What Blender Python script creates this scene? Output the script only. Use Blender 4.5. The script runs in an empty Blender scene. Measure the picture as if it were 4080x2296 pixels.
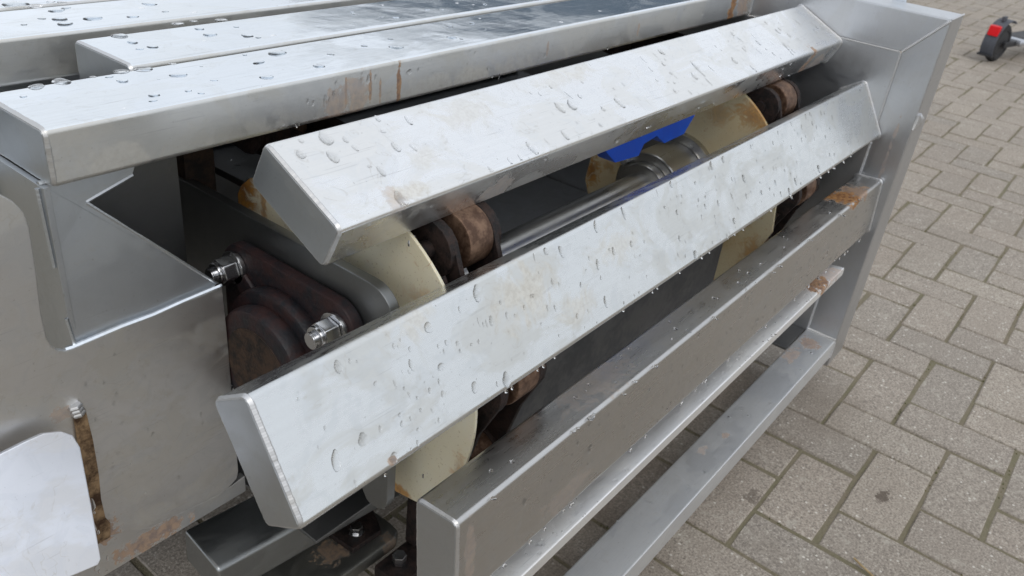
import bpy, bmesh, math, random
from mathutils import Matrix, Vector, noise as mnoise
R = math.radians
sc = bpy.context.scene
col = sc.collection
rng = random.Random(7)

# ---------------------------------------------------------------- camera
cam_d = bpy.data.cameras.new("camera"); cam = bpy.data.objects.new("camera", cam_d); col.objects.link(cam)
cam_d.sensor_width = 36; cam_d.lens = 29.33; cam_d.clip_start = .01; cam_d.clip_end = 500
cam.matrix_world = Matrix(((.61805, .33674, -.71037, -.79806), (-.77908, .38315, -.49621, -.41221), (.10508, .86012, .49915, .24258), (0, 0, 0, 1)))
cam_d.dof.use_dof = True; cam_d.dof.focus_distance = .80; cam_d.dof.aperture_fstop = 13
sc.camera = cam

# ---------------------------------------------------------------- sky, sun, exposure
SUN_EL, SUN_AZ = R(52), R(215)
world = bpy.data.worlds.new("World"); sc.world = world; world.use_nodes = True
wt = world.node_tree; wt.nodes.clear()
def nd(nt, typ, ins=None, **props):
    n = nt.nodes.new(typ)
    for k, v in props.items(): setattr(n, k, v)
    for k, v in (ins or {}).items():
        s = n.inputs[k]
        if isinstance(v, bpy.types.NodeSocket): nt.links.new(v, s)
        else: s.default_value = v
    return n
sky = nd(wt, 'ShaderNodeTexSky', sky_type='NISHITA', sun_disc=False, sun_elevation=SUN_EL, sun_rotation=SUN_AZ, air_density=1.2, dust_density=3.0)
wtc = nd(wt, 'ShaderNodeTexCoord')
sep = nd(wt, 'ShaderNodeSeparateXYZ', {0: wtc.outputs['Generated']})
elev = nd(wt, 'ShaderNodeMapRange', {0: sep.outputs['Z'], 1: 0.0, 2: .75, 3: 7.9, 4: 8.8})          # overcast: zenith brighter than horizon
cl = nd(wt, 'ShaderNodeTexNoise', {'Vector': wtc.outputs['Generated'], 'Scale': 2.6, 'Detail': 5.0, 'Roughness': .55})
clm = nd(wt, 'ShaderNodeMapRange', {0: cl.outputs['Fac'], 1: .3, 2: .7, 3: .86, 4: 1.14})
lum = nd(wt, 'ShaderNodeMath', {0: elev.outputs[0], 1: clm.outputs[0]}, operation='MULTIPLY')
ccol = nd(wt, 'ShaderNodeVectorMath', {0: (.945, .985, 1.04), 'Scale': lum.outputs[0]}, operation='SCALE')
mixw = nd(wt, 'ShaderNodeMix', {0: .88, 6: sky.outputs[0], 7: ccol.outputs[0]}, data_type='RGBA')
bg = nd(wt, 'ShaderNodeBackground', {'Color': mixw.outputs[2], 'Strength': .12})
wo = nd(wt, 'ShaderNodeOutputWorld', {'Surface': bg.outputs[0]})

sun_d = bpy.data.lights.new("sun", 'SUN'); sun_d.energy = .8; sun_d.angle = R(25); sun_d.color = (1, .965, .92)
sun = bpy.data.objects.new("sun", sun_d); col.objects.link(sun)
sun.rotation_euler = Vector((math.sin(SUN_AZ) * math.cos(SUN_EL), math.cos(SUN_AZ) * math.cos(SUN_EL), math.sin(SUN_EL))).to_track_quat('Z', 'Y').to_euler()
sc.view_settings.view_transform = 'Standard'; sc.view_settings.look = 'None'
sc.view_settings.exposure = 0.0; sc.view_settings.gamma = 1.0; sc.view_settings.use_curve_mapping = False
sc.cycles.use_denoising = True
sc.cycles.max_bounces = 10; sc.cycles.glossy_bounces = 6; sc.cycles.transmission_bounces = 8

# ---------------------------------------------------------------- materials
def newmat(name):
    m = bpy.data.materials.new(name); m.use_nodes = True
    nt = m.node_tree; b = nt.nodes['Principled BSDF']
    return m, nt, b
def noise(nt, vec, scale, detail=3.0, rough=.55, sc3=None, dist=0.0):
    if sc3:
        vec = nd(nt, 'ShaderNodeVectorMath', {0: vec, 1: sc3}, operation='MULTIPLY').outputs[0]
    return nd(nt, 'ShaderNodeTexNoise', {'Vector': vec, 'Scale': scale, 'Detail': detail, 'Roughness': rough, 'Distortion': dist}).outputs['Fac']
def rng01(nt, v, a, b, lo=0.0, hi=1.0, smooth=False):
    return nd(nt, 'ShaderNodeMapRange', {0: v, 1: a, 2: b, 3: lo, 4: hi}, interpolation_type='SMOOTHSTEP' if smooth else 'LINEAR').outputs[0]
def math2(nt, op, a, b=0.0, clamp=False):
    return nd(nt, 'ShaderNodeMath', {0: a, 1: b}, operation=op, use_clamp=clamp).outputs[0]
def mixc(nt, f, a, b, blend='MIX'):
    return nd(nt, 'ShaderNodeMix', {0: f, 6: a, 7: b}, data_type='RGBA', blend_type=blend).outputs[2]
def c4(c): return (c[0], c[1], c[2], 1.0)

def spots(nt, pos, lst, nz, sharp=.16):
    """soft-edged ellipsoids broken up by noise nz (0..1) so that the stain has a crisp ragged outline"""
    out = None
    for (c, r, st) in lst:
        d = nd(nt, 'ShaderNodeVectorMath', {0: pos, 1: c}, operation='SUBTRACT').outputs[0]
        d = nd(nt, 'ShaderNodeVectorMath', {0: d, 1: r}, operation='DIVIDE').outputs[0]
        l = nd(nt, 'ShaderNodeVectorMath', {0: d}, operation='LENGTH').outputs[1]
        s = math2(nt, 'ADD', rng01(nt, l, .1, 1.25, 1.0, 0.0), math2(nt, 'MULTIPLY', math2(nt, 'SUBTRACT', nz, .5), 2.2))
        s = rng01(nt, s, .42, .42 + sharp, 0.0, st, True)
        s = math2(nt, 'MULTIPLY', s, rng01(nt, l, 1.1, 1.5, 1.0, 0.0))
        out = s if out is None else math2(nt, 'MAXIMUM', out, s)
    return out
def scratches(nt, pos, rot, scale, thr):
    v = nd(nt, 'ShaderNodeMapping', {'Vector': pos, 'Rotation': rot, 'Scale': scale}).outputs[0]
    n = nd(nt, 'ShaderNodeTexNoise', {'Vector': v, 'Scale': 1.0, 'Detail': 1.0, 'Roughness': .4}).outputs['Fac']
    return rng01(nt, n, thr, thr + .035)

def metal(name, base=(.80, .81, .82), rough=.33, stain=1.0, rust=(), brush=1.0, axis='X', dull=(), scratch=.22):
    m, nt, b = newmat(name)
    pos = nd(nt, 'ShaderNodeTexCoord').outputs['Object']
    st3 = {'X': (1.5, 60, 60), 'Z': (60, 60, 1.5), 'N': (12, 12, 12)}[axis]
    br = noise(nt, pos, 6.0, 4, .65, st3)
    big = noise(nt, pos, 9.0, 6, .62, (1, 1.6, 1.6), .8)
    med = noise(nt, pos, 30.0, 6, .65, None, 1.5)
    fine = noise(nt, pos, 230.0, 3, .6)
    ringn = noise(nt, pos, 13.0, 4, .55, None, 1.0)
    ring = math2(nt, 'PINGPONG', math2(nt, 'MULTIPLY', ringn, 8.0), .5)
    patch = rng01(nt, big, .46, .56, 0, 1, True)              # dried puddles with an edge
    ringm = math2(nt, 'MULTIPLY', rng01(nt, ring, 0.0, .07, 1.0, 0.0), math2(nt, 'MULTIPLY', rng01(nt, big, .44, .52), rng01(nt, med, .46, .56)))
    blot = rng01(nt, med, .50, .60, 0, 1, True)
    pits = rng01(nt, fine, .68, .73)
    warm = (base[0] * .90, base[1] * .875, base[2] * .82); cool = (base[0] * .80, base[1] * .825, base[2] * .85)
    col_ = mixc(nt, math2(nt, 'MULTIPLY', patch, .50 * stain), c4(base), c4(warm))
    col_ = mixc(nt, math2(nt, 'MULTIPLY', blot, .20 * stain), col_, c4(cool))
    col_ = mixc(nt, math2(nt, 'MULTIPLY', ringm, .28 * stain), col_, c4((.50, .46, .39)))
    col_ = mixc(nt, math2(nt, 'MULTIPLY', pits, .30), col_, c4((.25, .23, .21)))
    col_ = mixc(nt, math2(nt, 'MULTIPLY', rng01(nt, br, .35, .75), .10 * brush), col_, c4((.45, .45, .46)))
    rg = math2(nt, 'ADD', rough, math2(nt, 'MULTIPLY', patch, .10 * stain))
    rg = math2(nt, 'ADD', rg, math2(nt, 'MULTIPLY', math2(nt, 'SUBTRACT', med, .5), .22 * stain))
    rg = math2(nt, 'ADD', rg, math2(nt, 'MULTIPLY', math2(nt, 'SUBTRACT', br, .5), .16 * brush))
    if scratch:
        sm = math2(nt, 'MAXIMUM', scratches(nt, pos, (.3, .9, .5), (14, 420, 420), .70), scratches(nt, pos, (1.2, .35, -.7), (18, 520, 520), .71))
        sm = math2(nt, 'MULTIPLY', sm, rng01(nt, ringn, .45, .6))
        col_ = mixc(nt, math2(nt, 'MULTIPLY', sm, scratch), col_, c4((.30, .30, .31)))
        rg = math2(nt, 'ADD', rg, math2(nt, 'MULTIPLY', sm, .12 * scratch))
    met = 1.0
    if dull:
        dm = math2(nt, 'MULTIPLY', spots(nt, pos, dull, med, .6), .75)
        col_ = mixc(nt, dm, col_, mixc(nt, rng01(nt, fine, .4, .6), c4((.74, .70, .61)), c4((.60, .55, .46))))
        rg = math2(nt, 'ADD', rg, math2(nt, 'MULTIPLY', dm, .14))
        met = math2(nt, 'SUBTRACT', 1.0, math2(nt, 'MULTIPLY', dm, .35))
    if rust:
        rn = noise(nt, pos, 75.0, 6, .7)
        rm = spots(nt, pos, rust, rn, .22)
        rc = mixc(nt, rng01(nt, noise(nt, pos, 150.0, 5, .65), .38, .60), c4((.13, .042, .010)), c4((.38, .20, .075)))
        col_ = mixc(nt, rm, col_, rc)
        rg = math2(nt, 'ADD', rg, math2(nt, 'MULTIPLY', rm, .3))
        met = math2(nt, 'MULTIPLY', met, math2(nt, 'SUBTRACT', 1.0, math2(nt, 'MULTIPLY', rm, .8)))
    nt.links.new(col_, b.inputs['Base Color'])
    nt.links.new(math2(nt, 'MAXIMUM', rg, .07), b.inputs['Roughness'])
    if met == 1.0: b.inputs['Metallic'].default_value = 1
    else: nt.links.new(met, b.inputs['Metallic'])
    bh = math2(nt, 'ADD', math2(nt, 'MULTIPLY', br, .5 * brush), math2(nt, 'MULTIPLY', fine, .35))
    bp1 = nd(nt, 'ShaderNodeBump', {'Strength': .10, 'Distance': .0006, 'Height': bh})
    bp2 = nd(nt, 'ShaderNodeBump', {'Strength': .35, 'Distance': .004, 'Height': noise(nt, pos, 8.0, 3, .45), 'Normal': bp1.outputs[0]})
    nt.links.new(bp2.outputs[0], b.inputs['Normal'])
    return m

def plain(name, c1, c2, scale=40.0, rough=.5, metallic=0.0, bump=.15, bdist=.001, r2=None, sss=0.0, spec=.5):
    m, nt, b = newmat(name)
    pos = nd(nt, 'ShaderNodeTexCoord').outputs['Object']
    n1 = noise(nt, pos, scale, 5, .62)
    n2 = noise(nt, pos, scale * 5, 3, .6)
    f = rng01(nt, math2(nt, 'ADD', math2(nt, 'MULTIPLY', n1, .75), math2(nt, 'MULTIPLY', n2, .25)), .38, .62, 0, 1, True)
    nt.links.new(mixc(nt, f, c4(c1), c4(c2)), b.inputs['Base Color'])
    nt.links.new(rng01(nt, n1, .3, .7, rough, rough + .2 if r2 is None else r2), b.inputs['Roughness'])
    b.inputs['Metallic'].default_value = metallic
    b.inputs['Specular IOR Level'].default_value = spec
    if sss: b.inputs['Subsurface Weight'].default_value = sss; b.inputs['Subsurface Radius'].default_value = (.01, .008, .004); b.inputs['Subsurface Scale'].default_value = .5
    bb = nd(nt, 'ShaderNodeBump', {'Strength': bump, 'Distance': bdist, 'Height': n2})
    nt.links.new(bb.outputs[0], b.inputs['Normal'])
    return m

def hdpe(name, spotl, ca=(.70, .66, .52), cb=(.66, .58, .40)):
    m, nt, b = newmat(name)
    pos = nd(nt, 'ShaderNodeTexCoord').outputs['Object']
    n1 = noise(nt, pos, 9.0, 4, .6); n2 = noise(nt, pos, 45.0, 5, .65, None, 1.5)
    cc = mixc(nt, rng01(nt, n1, .4, .65, 0, .6), c4(ca), c4(cb))
    vein = math2(nt, 'MULTIPLY', rng01(nt, math2(nt, 'PINGPONG', math2(nt, 'MULTIPLY', n1, 5.0), .5), 0, .035, 1, 0), rng01(nt, n2, .48, .62))
    cc = mixc(nt, math2(nt, 'MULTIPLY', vein, .7), cc, c4((.42, .20, .05)))
    if spotl:
        s = spots(nt, pos, spotl, n2, .5)
        cc = mixc(nt, s, cc, mixc(nt, rng01(nt, n2, .4, .6), c4((.20, .07, .015)), c4((.50, .25, .06))))
    cc = mixc(nt, rng01(nt, noise(nt, pos, 190.0, 3, .6), .70, .74, 0, .5), cc, c4((.16, .10, .05)))
    cc = mixc(nt, math2(nt, 'MULTIPLY', scratches(nt, pos, (.5, .9, .2), (20, 380, 380), .68), .4), cc, c4((.30, .22, .12)))
    nt.links.new(cc, b.inputs['Base Color'])
    b.inputs['Roughness'].default_value = .42
    b.inputs['Subsurface Weight'].default_value = .25; b.inputs['Subsurface Radius'].default_value = (.01, .008, .004); b.inputs['Subsurface Scale'].default_value = .6
    bb = nd(nt, 'ShaderNodeBump', {'Strength': .15, 'Distance': .001, 'Height': n2})
    nt.links.new(bb.outputs[0], b.inputs['Normal'])
    return m

m_water, ntw, bw = newmat("water")
bw.inputs['Base Color'].default_value = (1, 1, 1, 1); bw.inputs['Roughness'].default_value = 0.02
bw.inputs['Transmission Weight'].default_value = 1; bw.inputs['IOR'].default_value = 1.333

def paver_mat():
    m, nt, b = newmat("concrete_paver")
    pos = nd(nt, 'ShaderNodeNewGeometry').outputs['Position']
    isl = nd(nt, 'ShaderNodeNewGeometry').outputs['Random Per Island']
    oi = nd(nt, 'ShaderNodeObjectInfo').outputs['Random']
    rnd = math2(nt, 'FRACT', math2(nt, 'ADD', isl, oi))
    n1 = noise(nt, pos, 7.0, 4, .6); n2 = noise(nt, pos, 90.0, 4, .7); n3 = noise(nt, pos, 270.0, 3, .7)
    vor = nd(nt, 'ShaderNodeTexVoronoi', {'Vector': pos, 'Scale': 170.0, 'Randomness': 1.0})
    base = mixc(nt, rnd, c4((.315, .285, .248)), c4((.42, .37, .31)))
    base = mixc(nt, math2(nt, 'MULTIPLY', math2(nt, 'FRACT', math2(nt, 'MULTIPLY', rnd, 7.3)), .55), base, c4((.37, .315, .265)))
    base = mixc(nt, rng01(nt, n2, .36, .66, 0, .55), base, c4((.23, .20, .17)))
    base = mixc(nt, rng01(nt, n3, .50, .62, 0, .80), base, c4((.16, .14, .12)))
    base = mixc(nt, rng01(nt, n3, .44, .33, 0, .75), base, c4((.55, .51, .44)))
    sepc = nd(nt, 'ShaderNodeSeparateColor', {0: vor.outputs['Color']})
    peb = math2(nt, 'MULTIPLY', rng01(nt, sepc.outputs[0], .955, .97), rng01(nt, vor.outputs['Distance'], .45, .30))
    base = mixc(nt, math2(nt, 'MULTIPLY', peb, .75), base, c4((.72, .69, .62)))
    base = mixc(nt, rng01(nt, n1, .56, .74, 0, .40), base, c4((.25, .215, .175)))
    damp = rng01(nt, noise(nt, pos, 2.2, 5, .6), .44, .62, 0, 1, True)
    base = mixc(nt, math2(nt, 'MULTIPLY', damp, .22), base, c4((.21, .175, .14)))
    base = mixc(nt, math2(nt, 'MULTIPLY', rng01(nt, noise(nt, pos, 26.0, 5, .7, None, .6), .58, .66), .45), base, c4((.46, .43, .37)))
    wet = spots(nt, pos, [((.25, .02, -.722), (.75, .26, .2), 1.0), ((.62, -.16, -.722), (.30, .12, .2), .6)], noise(nt, pos, 6.0, 5, .6), .9)  # darker, browner pavers under and in front of the machine frame
    base = mixc(nt, math2(nt, 'MULTIPLY', wet, .55), base, c4((.15, .12, .092)))  # mixes in the darker, browner patch around the machine frame
    stn = spots(nt, pos, [((.505, -.335, -.722), (.03, .016, .03), .8), ((.335, -.165, -.722), (.035, .02, .03), .5), ((2.0, -.62, -.722), (.05, .03, .03), .6)], n2, .3)
    base = mixc(nt, stn, base, c4((.085, .065, .05)))
    nt.links.new(base, b.inputs['Base Color'])
    b.inputs['Roughness'].default_value = .88; b.inputs['Specular IOR Level'].default_value = .3
    h = math2(nt, 'ADD', math2(nt, 'MULTIPLY', n3, .6), n2)
    bb = nd(nt, 'ShaderNodeBump', {'Strength': .75, 'Distance': .0025, 'Height': h})
    nt.links.new(bb.outputs[0], b.inputs['Normal'])
    return m

# ---------------------------------------------------------------- mesh helpers
def link(o): col.objects.link(o); return o
def root(name, loc, label, cat, group=None, rotz=0.0):
    o = link(bpy.data.objects.new(name, None)); o.location = loc; o.rotation_euler = (0, 0, rotz); o.empty_display_size = .05
    o['label'] = label; o['category'] = cat
    if group: o['group'] = group
    return o
def finish(bm, smooth=35):
    me = bpy.data.meshes.new("mesh")
    bmesh.ops.recalc_face_normals(bm, faces=bm.faces[:])
    bm.to_mesh(me); bm.free()
    if smooth:
        for p in me.polygons: p.use_smooth = True
        me.set_sharp_from_angle(angle=R(smooth))
    return me
def part(name, bm, mat, parent=None, label=None, smooth=35, kind=None, local=False):
    """mesh in scene coordinates (or the parent's own, local=True) -> one object under parent"""
    me = finish(bm, smooth) if isinstance(bm, bmesh.types.BMesh) else bm
    me.name = name
    o = link(bpy.data.objects.new(name, me))
    if mat:
        if not me.materials: me.materials.append(mat)
    if parent:
        o.parent = parent
        if not local and parent.type == 'EMPTY': o.matrix_parent_inverse = Matrix.Translation(-parent.location)
    if smooth == 35 and name != 'weld_bead':
        wn = o.modifiers.new('weighted_normals', 'WEIGHTED_NORMAL'); wn.mode = 'FACE_AREA_WITH_ANGLE'; wn.weight = 80; wn.keep_sharp = True
    if label: o['label'] = label
    if kind: o['kind'] = kind
    return o
def ext(poly, axis, a0, a1, bevel=0.0, seg=2, bm=None):
    bm2 = bmesh.new()
    f = {'X': lambda p, a: (a, p[0], p[1]), 'Y': lambda p, a: (p[0], a, p[1]), 'Z': lambda p, a: (p[0], p[1], a)}[axis]
    A = [bm2.verts.new(f(p, a0)) for p in poly]; B = [bm2.verts.new(f(p, a1)) for p in poly]
    bm2.faces.new(A); bm2.faces.new(B[::-1]); n = len(poly)
    for i in range(n): bm2.faces.new((A[i], B[i], B[(i + 1) % n], A[(i + 1) % n]))
    bmesh.ops.recalc_face_normals(bm2, faces=bm2.faces[:])
    if bevel:
        es = [e for e in bm2.edges if e.calc_face_angle(0) > R(28)]
        bmesh.ops.bevel(bm2, geom=es, offset=bevel, segments=seg, affect='EDGES', profile=.5, clamp_overlap=True)
    return merge(bm, bm2)
def merge(bm, bm2):
    if bm is None: return bm2
    me = bpy.data.meshes.new("tmp"); bm2.to_mesh(me); bm2.free(); bm.from_mesh(me); bpy.data.meshes.remove(me); return bm
def box(x0, x1, y0, y1, z0, z1, bevel=0.0, bm=None, seg=2):
    return ext([(y0, z0), (y1, z0), (y1, z1), (y0, z1)], 'X', x0, x1, bevel, seg, bm)
def arc(cx, cy, r, a0, a1, n): return [(cx + r * math.cos(R(a0 + (a1 - a0) * i / n)), cy + r * math.sin(R(a0 + (a1 - a0) * i / n))) for i in range(n + 1)]
def rrect(y0, y1, z0, z1, r, n=5):
    return arc(y1 - r, z1 - r, r, 0, 90, n) + arc(y0 + r, z1 - r, r, 90, 180, n) + arc(y0 + r, z0 + r, r, 180, 270, n) + arc(y1 - r, z0 + r, r, 270, 360, n)
def cyl(axis, c, r, a0, a1, n=28, bevel=0.0, bm=None):
    return ext([(c[0] + r * math.cos(2 * math.pi * i / n), c[1] + r * math.sin(2 * math.pi * i / n)) for i in range(n)], axis, a0, a1, bevel, 2, bm)
def hexa(axis, c, r, a0, a1, rot=0, bevel=.001, bm=None):
    return ext([(c[0] + r * math.cos(R(rot + 60 * i)), c[1] + r * math.sin(R(rot + 60 * i))) for i in range(6)], axis, a0, a1, bevel, 2, bm)
def sweep(pts, rad, n=6, closed=False, bm=None):
    """tube through pts, rad(i) gives the radius"""
    bm2 = bmesh.new(); rings = []; N = len(pts)
    for i, p in enumerate(pts):
        p = Vector(p); a = Vector(pts[(i - 1) % N] if (closed or i > 0) else pts[i]); b = Vector(pts[(i + 1) % N] if (closed or i < N - 1) else pts[i])
        t = (b - a).normalized(); u = t.orthogonal().normalized() if abs(t.x) < .9 else t.cross(Vector((0, 0, 1))).normalized()
        if abs(t.x) < .9: u = t.cross(Vector((1, 0, 0))).normalized()
        v = t.cross(u); r = rad(i)
        rings.append([bm2.verts.new(p + u * r * math.cos(2 * math.pi * k / n) + v * r * math.sin(2 * math.pi * k / n)) for k in range(n)])
    for i in range(N if closed else N - 1):
        A, B = rings[i], rings[(i + 1) % N]
        for k in range(n): bm2.faces.new((A[k], A[(k + 1) % n], B[(k + 1) % n], B[k]))
    if not closed: bm2.faces.new(rings[0][::-1]); bm2.faces.new(rings[-1])
    return merge(bm, bm2)
def bead(path, rad=.0036, amp=.0006, pitch=.0022, step=.0006, closed=False, bm=None, seed=1):
    """weld bead with ripples along a polyline"""
    rr = random.Random(seed); P = [Vector(p) for p in path]
    if closed: P.append(P[0])
    pts = []
    for a, b in zip(P, P[1:]):
        L = (b - a).length; n = max(1, int(L / step))
        for i in range(n): pts.append(a.lerp(b, i / n))
    if not closed: pts.append(P[-1])
    ph = [rr.uniform(-.2, .2) for _ in pts]
    def rad_(i): return rad + amp * (abs(math.sin(math.pi * i * step / pitch)) - .5) + rad * .12 * mnoise.noise(pts[i] * 60) + rad * .06 * mnoise.noise(pts[i] * 300)
    return sweep(pts, rad_, 6, closed, bm)
def tube_section(y, z, a, w, t, r, n=4):
    """rounded rectangle from its lower outer corner, wide face along angle a, thickness going inward"""
    u = Vector((math.cos(a), math.sin(a))); nn = Vector((math.sin(a), -math.cos(a))); o = Vector((y, z))
    return [tuple(o + u * p[0] + nn * p[1]) for p in rrect(0, w, 0, t, r, n)]
def tube_bar(y, z, a, w, t, x0, x1, r=.005):
    bm = bmesh.new(); rings = []
    for x, ins in ((x0, .004), (x0 + .0006, .0018), (x0 + .002, .0005), (x0 + .004, 0.0), (x1, 0.0)):
        s = tube_section(y, z, a, w - 2 * ins, t - 2 * ins, max(r - ins, .0012))
        u = Vector((math.cos(a), math.sin(a))); nn = Vector((math.sin(a), -math.cos(a))); off = u * ins + nn * ins
        rings.append([bm.verts.new((x, p[0] + off.x, p[1] + off.y)) for p in s])
    n = len(rings[0])
    for A, B in zip(rings, rings[1:]):
        for k in range(n): bm.faces.new((A[k], A[(k + 1) % n], B[(k + 1) % n], B[k]))
    bm.faces.new(rings[0]); bm.faces.new(rings[-1][::-1])
    return bm
def end_weld(y, z, a, w, t, x0, seed=1, rad=.0032):
    ins = .0026
    s = tube_section(y, z, a, w - 2 * ins, t - 2 * ins, .004, 3)
    u = Vector((math.cos(a), math.sin(a))); nn = Vector((math.sin(a), -math.cos(a))); off = u * ins + nn * ins
    return bead([(x0 + .0027, p[0] + off.x, p[1] + off.y) for p in s], .0031, .00010, .0021, .0006, True, None, seed)

# water drops: a few shared meshes, many objects
def drop_mesh(seed, el=1.0):
    rr = random.Random(seed); bm = bmesh.new(); n = 22; f = [rr.uniform(-.13, .13), rr.uniform(-.08, .08), rr.uniform(-.05, .05)]; ph = [rr.uniform(0, 6.28) for _ in range(3)]
    prof = [(.98, -.06), (1.0, .02), (.985, .10), (.93, .21), (.80, .33), (.60, .42), (.32, .475)]; rings = []
    for rad, h in prof:
        ring = []
        for k in range(n):
            th = 2 * math.pi * k / n
            q = 1 + sum(f[j] * math.sin((j + 2) * th + ph[j]) for j in range(3))
            ring.append(bm.verts.new((rad * q * math.cos(th), rad * q * math.sin(th) * el, h * (1 + .3 * (-math.sin(th)) * rad * (el > 1)))))
        rings.append(ring)
    for A, B in zip(rings, rings[1:]):
        for k in range(n): bm.faces.new((A[k], A[(k + 1) % n], B[(k + 1) % n], B[k]))
    c = bm.verts.new((0, 0, .49))
    for k in range(n): bm.faces.new((rings[-1][k], rings[-1][(k + 1) % n], c))
    bm.faces.new(rings[0][::-1])
    me = finish(bm, 100); me.name = "water_drop"; me.materials.append(m_water); return me
DROPS = [drop_mesh(s) for s in range(5)]; DROPS_EL = [drop_mesh(s + 20, 1.5) for s in range(5)]; DROPS_RUN = [drop_mesh(s + 40, 3.2) for s in range(3)]
def put_drops(face, lst, parent, base, running, flat=1.0, extra=0, span=(0, 1), width=(.01, .09), seed=3):
    """face = (y, z, angle): drops given by distance along the bar and across its face"""
    y, z, a = face; rr = random.Random(seed)
    items = list(lst)
    for _ in range(extra): items.append((rr.uniform(*span), rr.uniform(*width), rr.choice((.35, .45, .6, .8))))
    N = Vector((0, -math.sin(a), math.cos(a))); U = Vector((0, math.cos(a), math.sin(a))); X = Vector((1, 0, 0))
    small = bmesh.new(); n_small = 0
    for (px, s, size) in items:
        P = Vector((px, y, z)) + U * s
        dist = (P - cam.matrix_world.translation).length
        r = base * size * (dist / .6) ** .5 * rr.uniform(.85, 1.15)
        me = rr.choice(DROPS_EL if running and rr.random() < .7 else DROPS)
        if running and size > .3 and rr.random() < .13: me = rr.choice(DROPS_RUN); r *= .62
        ang = rr.uniform(-.25, .25) if running else rr.uniform(0, 6.28)
        Mx = Matrix((X, U, N)).transposed().to_4x4() @ Matrix.Rotation(ang, 4, 'Z') @ Matrix.Diagonal((r * rr.uniform(.8, 1.2), r * rr.uniform(.85, 1.2), r * flat, 1))
        Mx = Matrix.Translation(P) @ Mx
        if size < .75:
            k = len(small.verts); small.from_mesh(me); small.verts.ensure_lookup_table()
            for v in small.verts[k:]: v.co = Mx @ v.co
            n_small += 1
            continue
        o = link(bpy.data.objects.new("water_drop", me)); o.parent = parent; o.matrix_basis = Mx
    if n_small: part("fine_spray", small, m_water, parent, kind='stuff', smooth=100)
    else: small.free()

# ================================================================ GROUND
ZG = -.7228
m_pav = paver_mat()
m_joint, ntj, bj = newmat("mossy_joint")
pj_ = nd(ntj, 'ShaderNodeTexCoord').outputs['Object']
nj1 = noise(ntj, pj_, 14.0, 4, .6); nj2 = noise(ntj, pj_, 160.0, 4, .7)
cj = mixc(ntj, rng01(ntj, nj1, .36, .6), c4((.21, .175, .125)), c4((.165, .15, .09)))
cj = mixc(ntj, rng01(ntj, nj2, .4, .7, 0, .7), cj, c4((.20, .175, .12)))
ntj.links.new(cj, bj.inputs['Base Color']); bj.inputs['Roughness'].default_value = .95
bbj = nd(ntj, 'ShaderNodeBump', {'Strength': 1.0, 'Distance': .004, 'Height': nj2}); ntj.links.new(bbj.outputs[0], bj.inputs['Normal'])

gbm = bmesh.new()
bmesh.ops.create_grid(gbm, x_segments=2, y_segments=2, size=150); bmesh.ops.translate(gbm, verts=gbm.verts, vec=(0, 0, ZG - .0030))
pavement = link(bpy.data.objects.new("pavement", finish(gbm, 0))); pavement.data.materials.append(m_joint); pavement['kind'] = 'structure'
PW = .105
def paver_shape(l, w, seed):
    bm = bmesh.new(); rings = []; ch = .0029; rr = random.Random(seed)
    base_ = [(-1, -1), (-.35, -1), (.3, -1), (1, -1), (1, 0), (1, 1), (.35, 1), (-.3, 1), (-1, 1), (-1, 0)]
    jit = [(rr.uniform(-.0009, .0005), rr.uniform(-.0009, .0005)) for _ in base_]
    for ins, z in ((0.0, -.03), (0.0, -.0050), (.0012, -.0018), (ch, 0.0)):
        rings.append([bm.verts.new((sx * (l / 2 - ins + j[0] - (.0012 if abs(sx) == 1 and abs(sy) == 1 else 0)), sy * (w / 2 - ins + j[1] - (.0012 if abs(sx) == 1 and abs(sy) == 1 else 0)), z + (rr.uniform(-.0005, .0003) if z == 0 else 0))) for (sx, sy), j in zip(base_, jit)])
    n = len(base_)
    for A, B in zip(rings, rings[1:]):
        for k in range(n): bm.faces.new((A[k], A[(k + 1) % n], B[(k + 1) % n], B[k]))
    bm.faces.new(rings[-1]); return bm
PAV = []
for s_ in range(7):
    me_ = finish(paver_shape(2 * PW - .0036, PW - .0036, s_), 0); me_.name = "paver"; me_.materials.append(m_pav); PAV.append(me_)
camM = cam.matrix_world.inverted(); F_PX = 29.33 / 36 * 1024
def to_px(P):
    c = camM @ Vector(P)
    if c.z > -.05: return None
    return (512 - F_PX * c.x / c.z, 288 + F_PX * c.y / c.z, -c.z)
blocks = []
for k in range(-70, 75):
    for m_ in range(-26, 26):
        for (p0, q0, dp, dq) in ((k, k + 4 * m_, 2, 1), (k + 1, k - 2 + 4 * m_, 1, 2)):
            x = .626 + PW * (q0 + dq / 2); y = -.179 - PW * (p0 + dp / 2)
            if -1.2 < x < 10.5 and -3.6 < y < 3.2: blocks.append((x, y, dq == 2))
scored = []
for (x, y, alongx) in blocks:
    p = to_px((x, y, ZG)); s = 0
    if p and -25 < p[0] < 1049 and -25 < p[1] < 601:
        hidden = (p[0] < 560 + (576 - p[1]) * .79) or (y > -.1 and x < .8 and p[0] < 760)
        s = (1 / p[2] ** 2) * (.02 if hidden else 1)
    scored.append((s, x, y, alongx))
scored.sort(reverse=True)
far_bm = bmesh.new()
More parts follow.
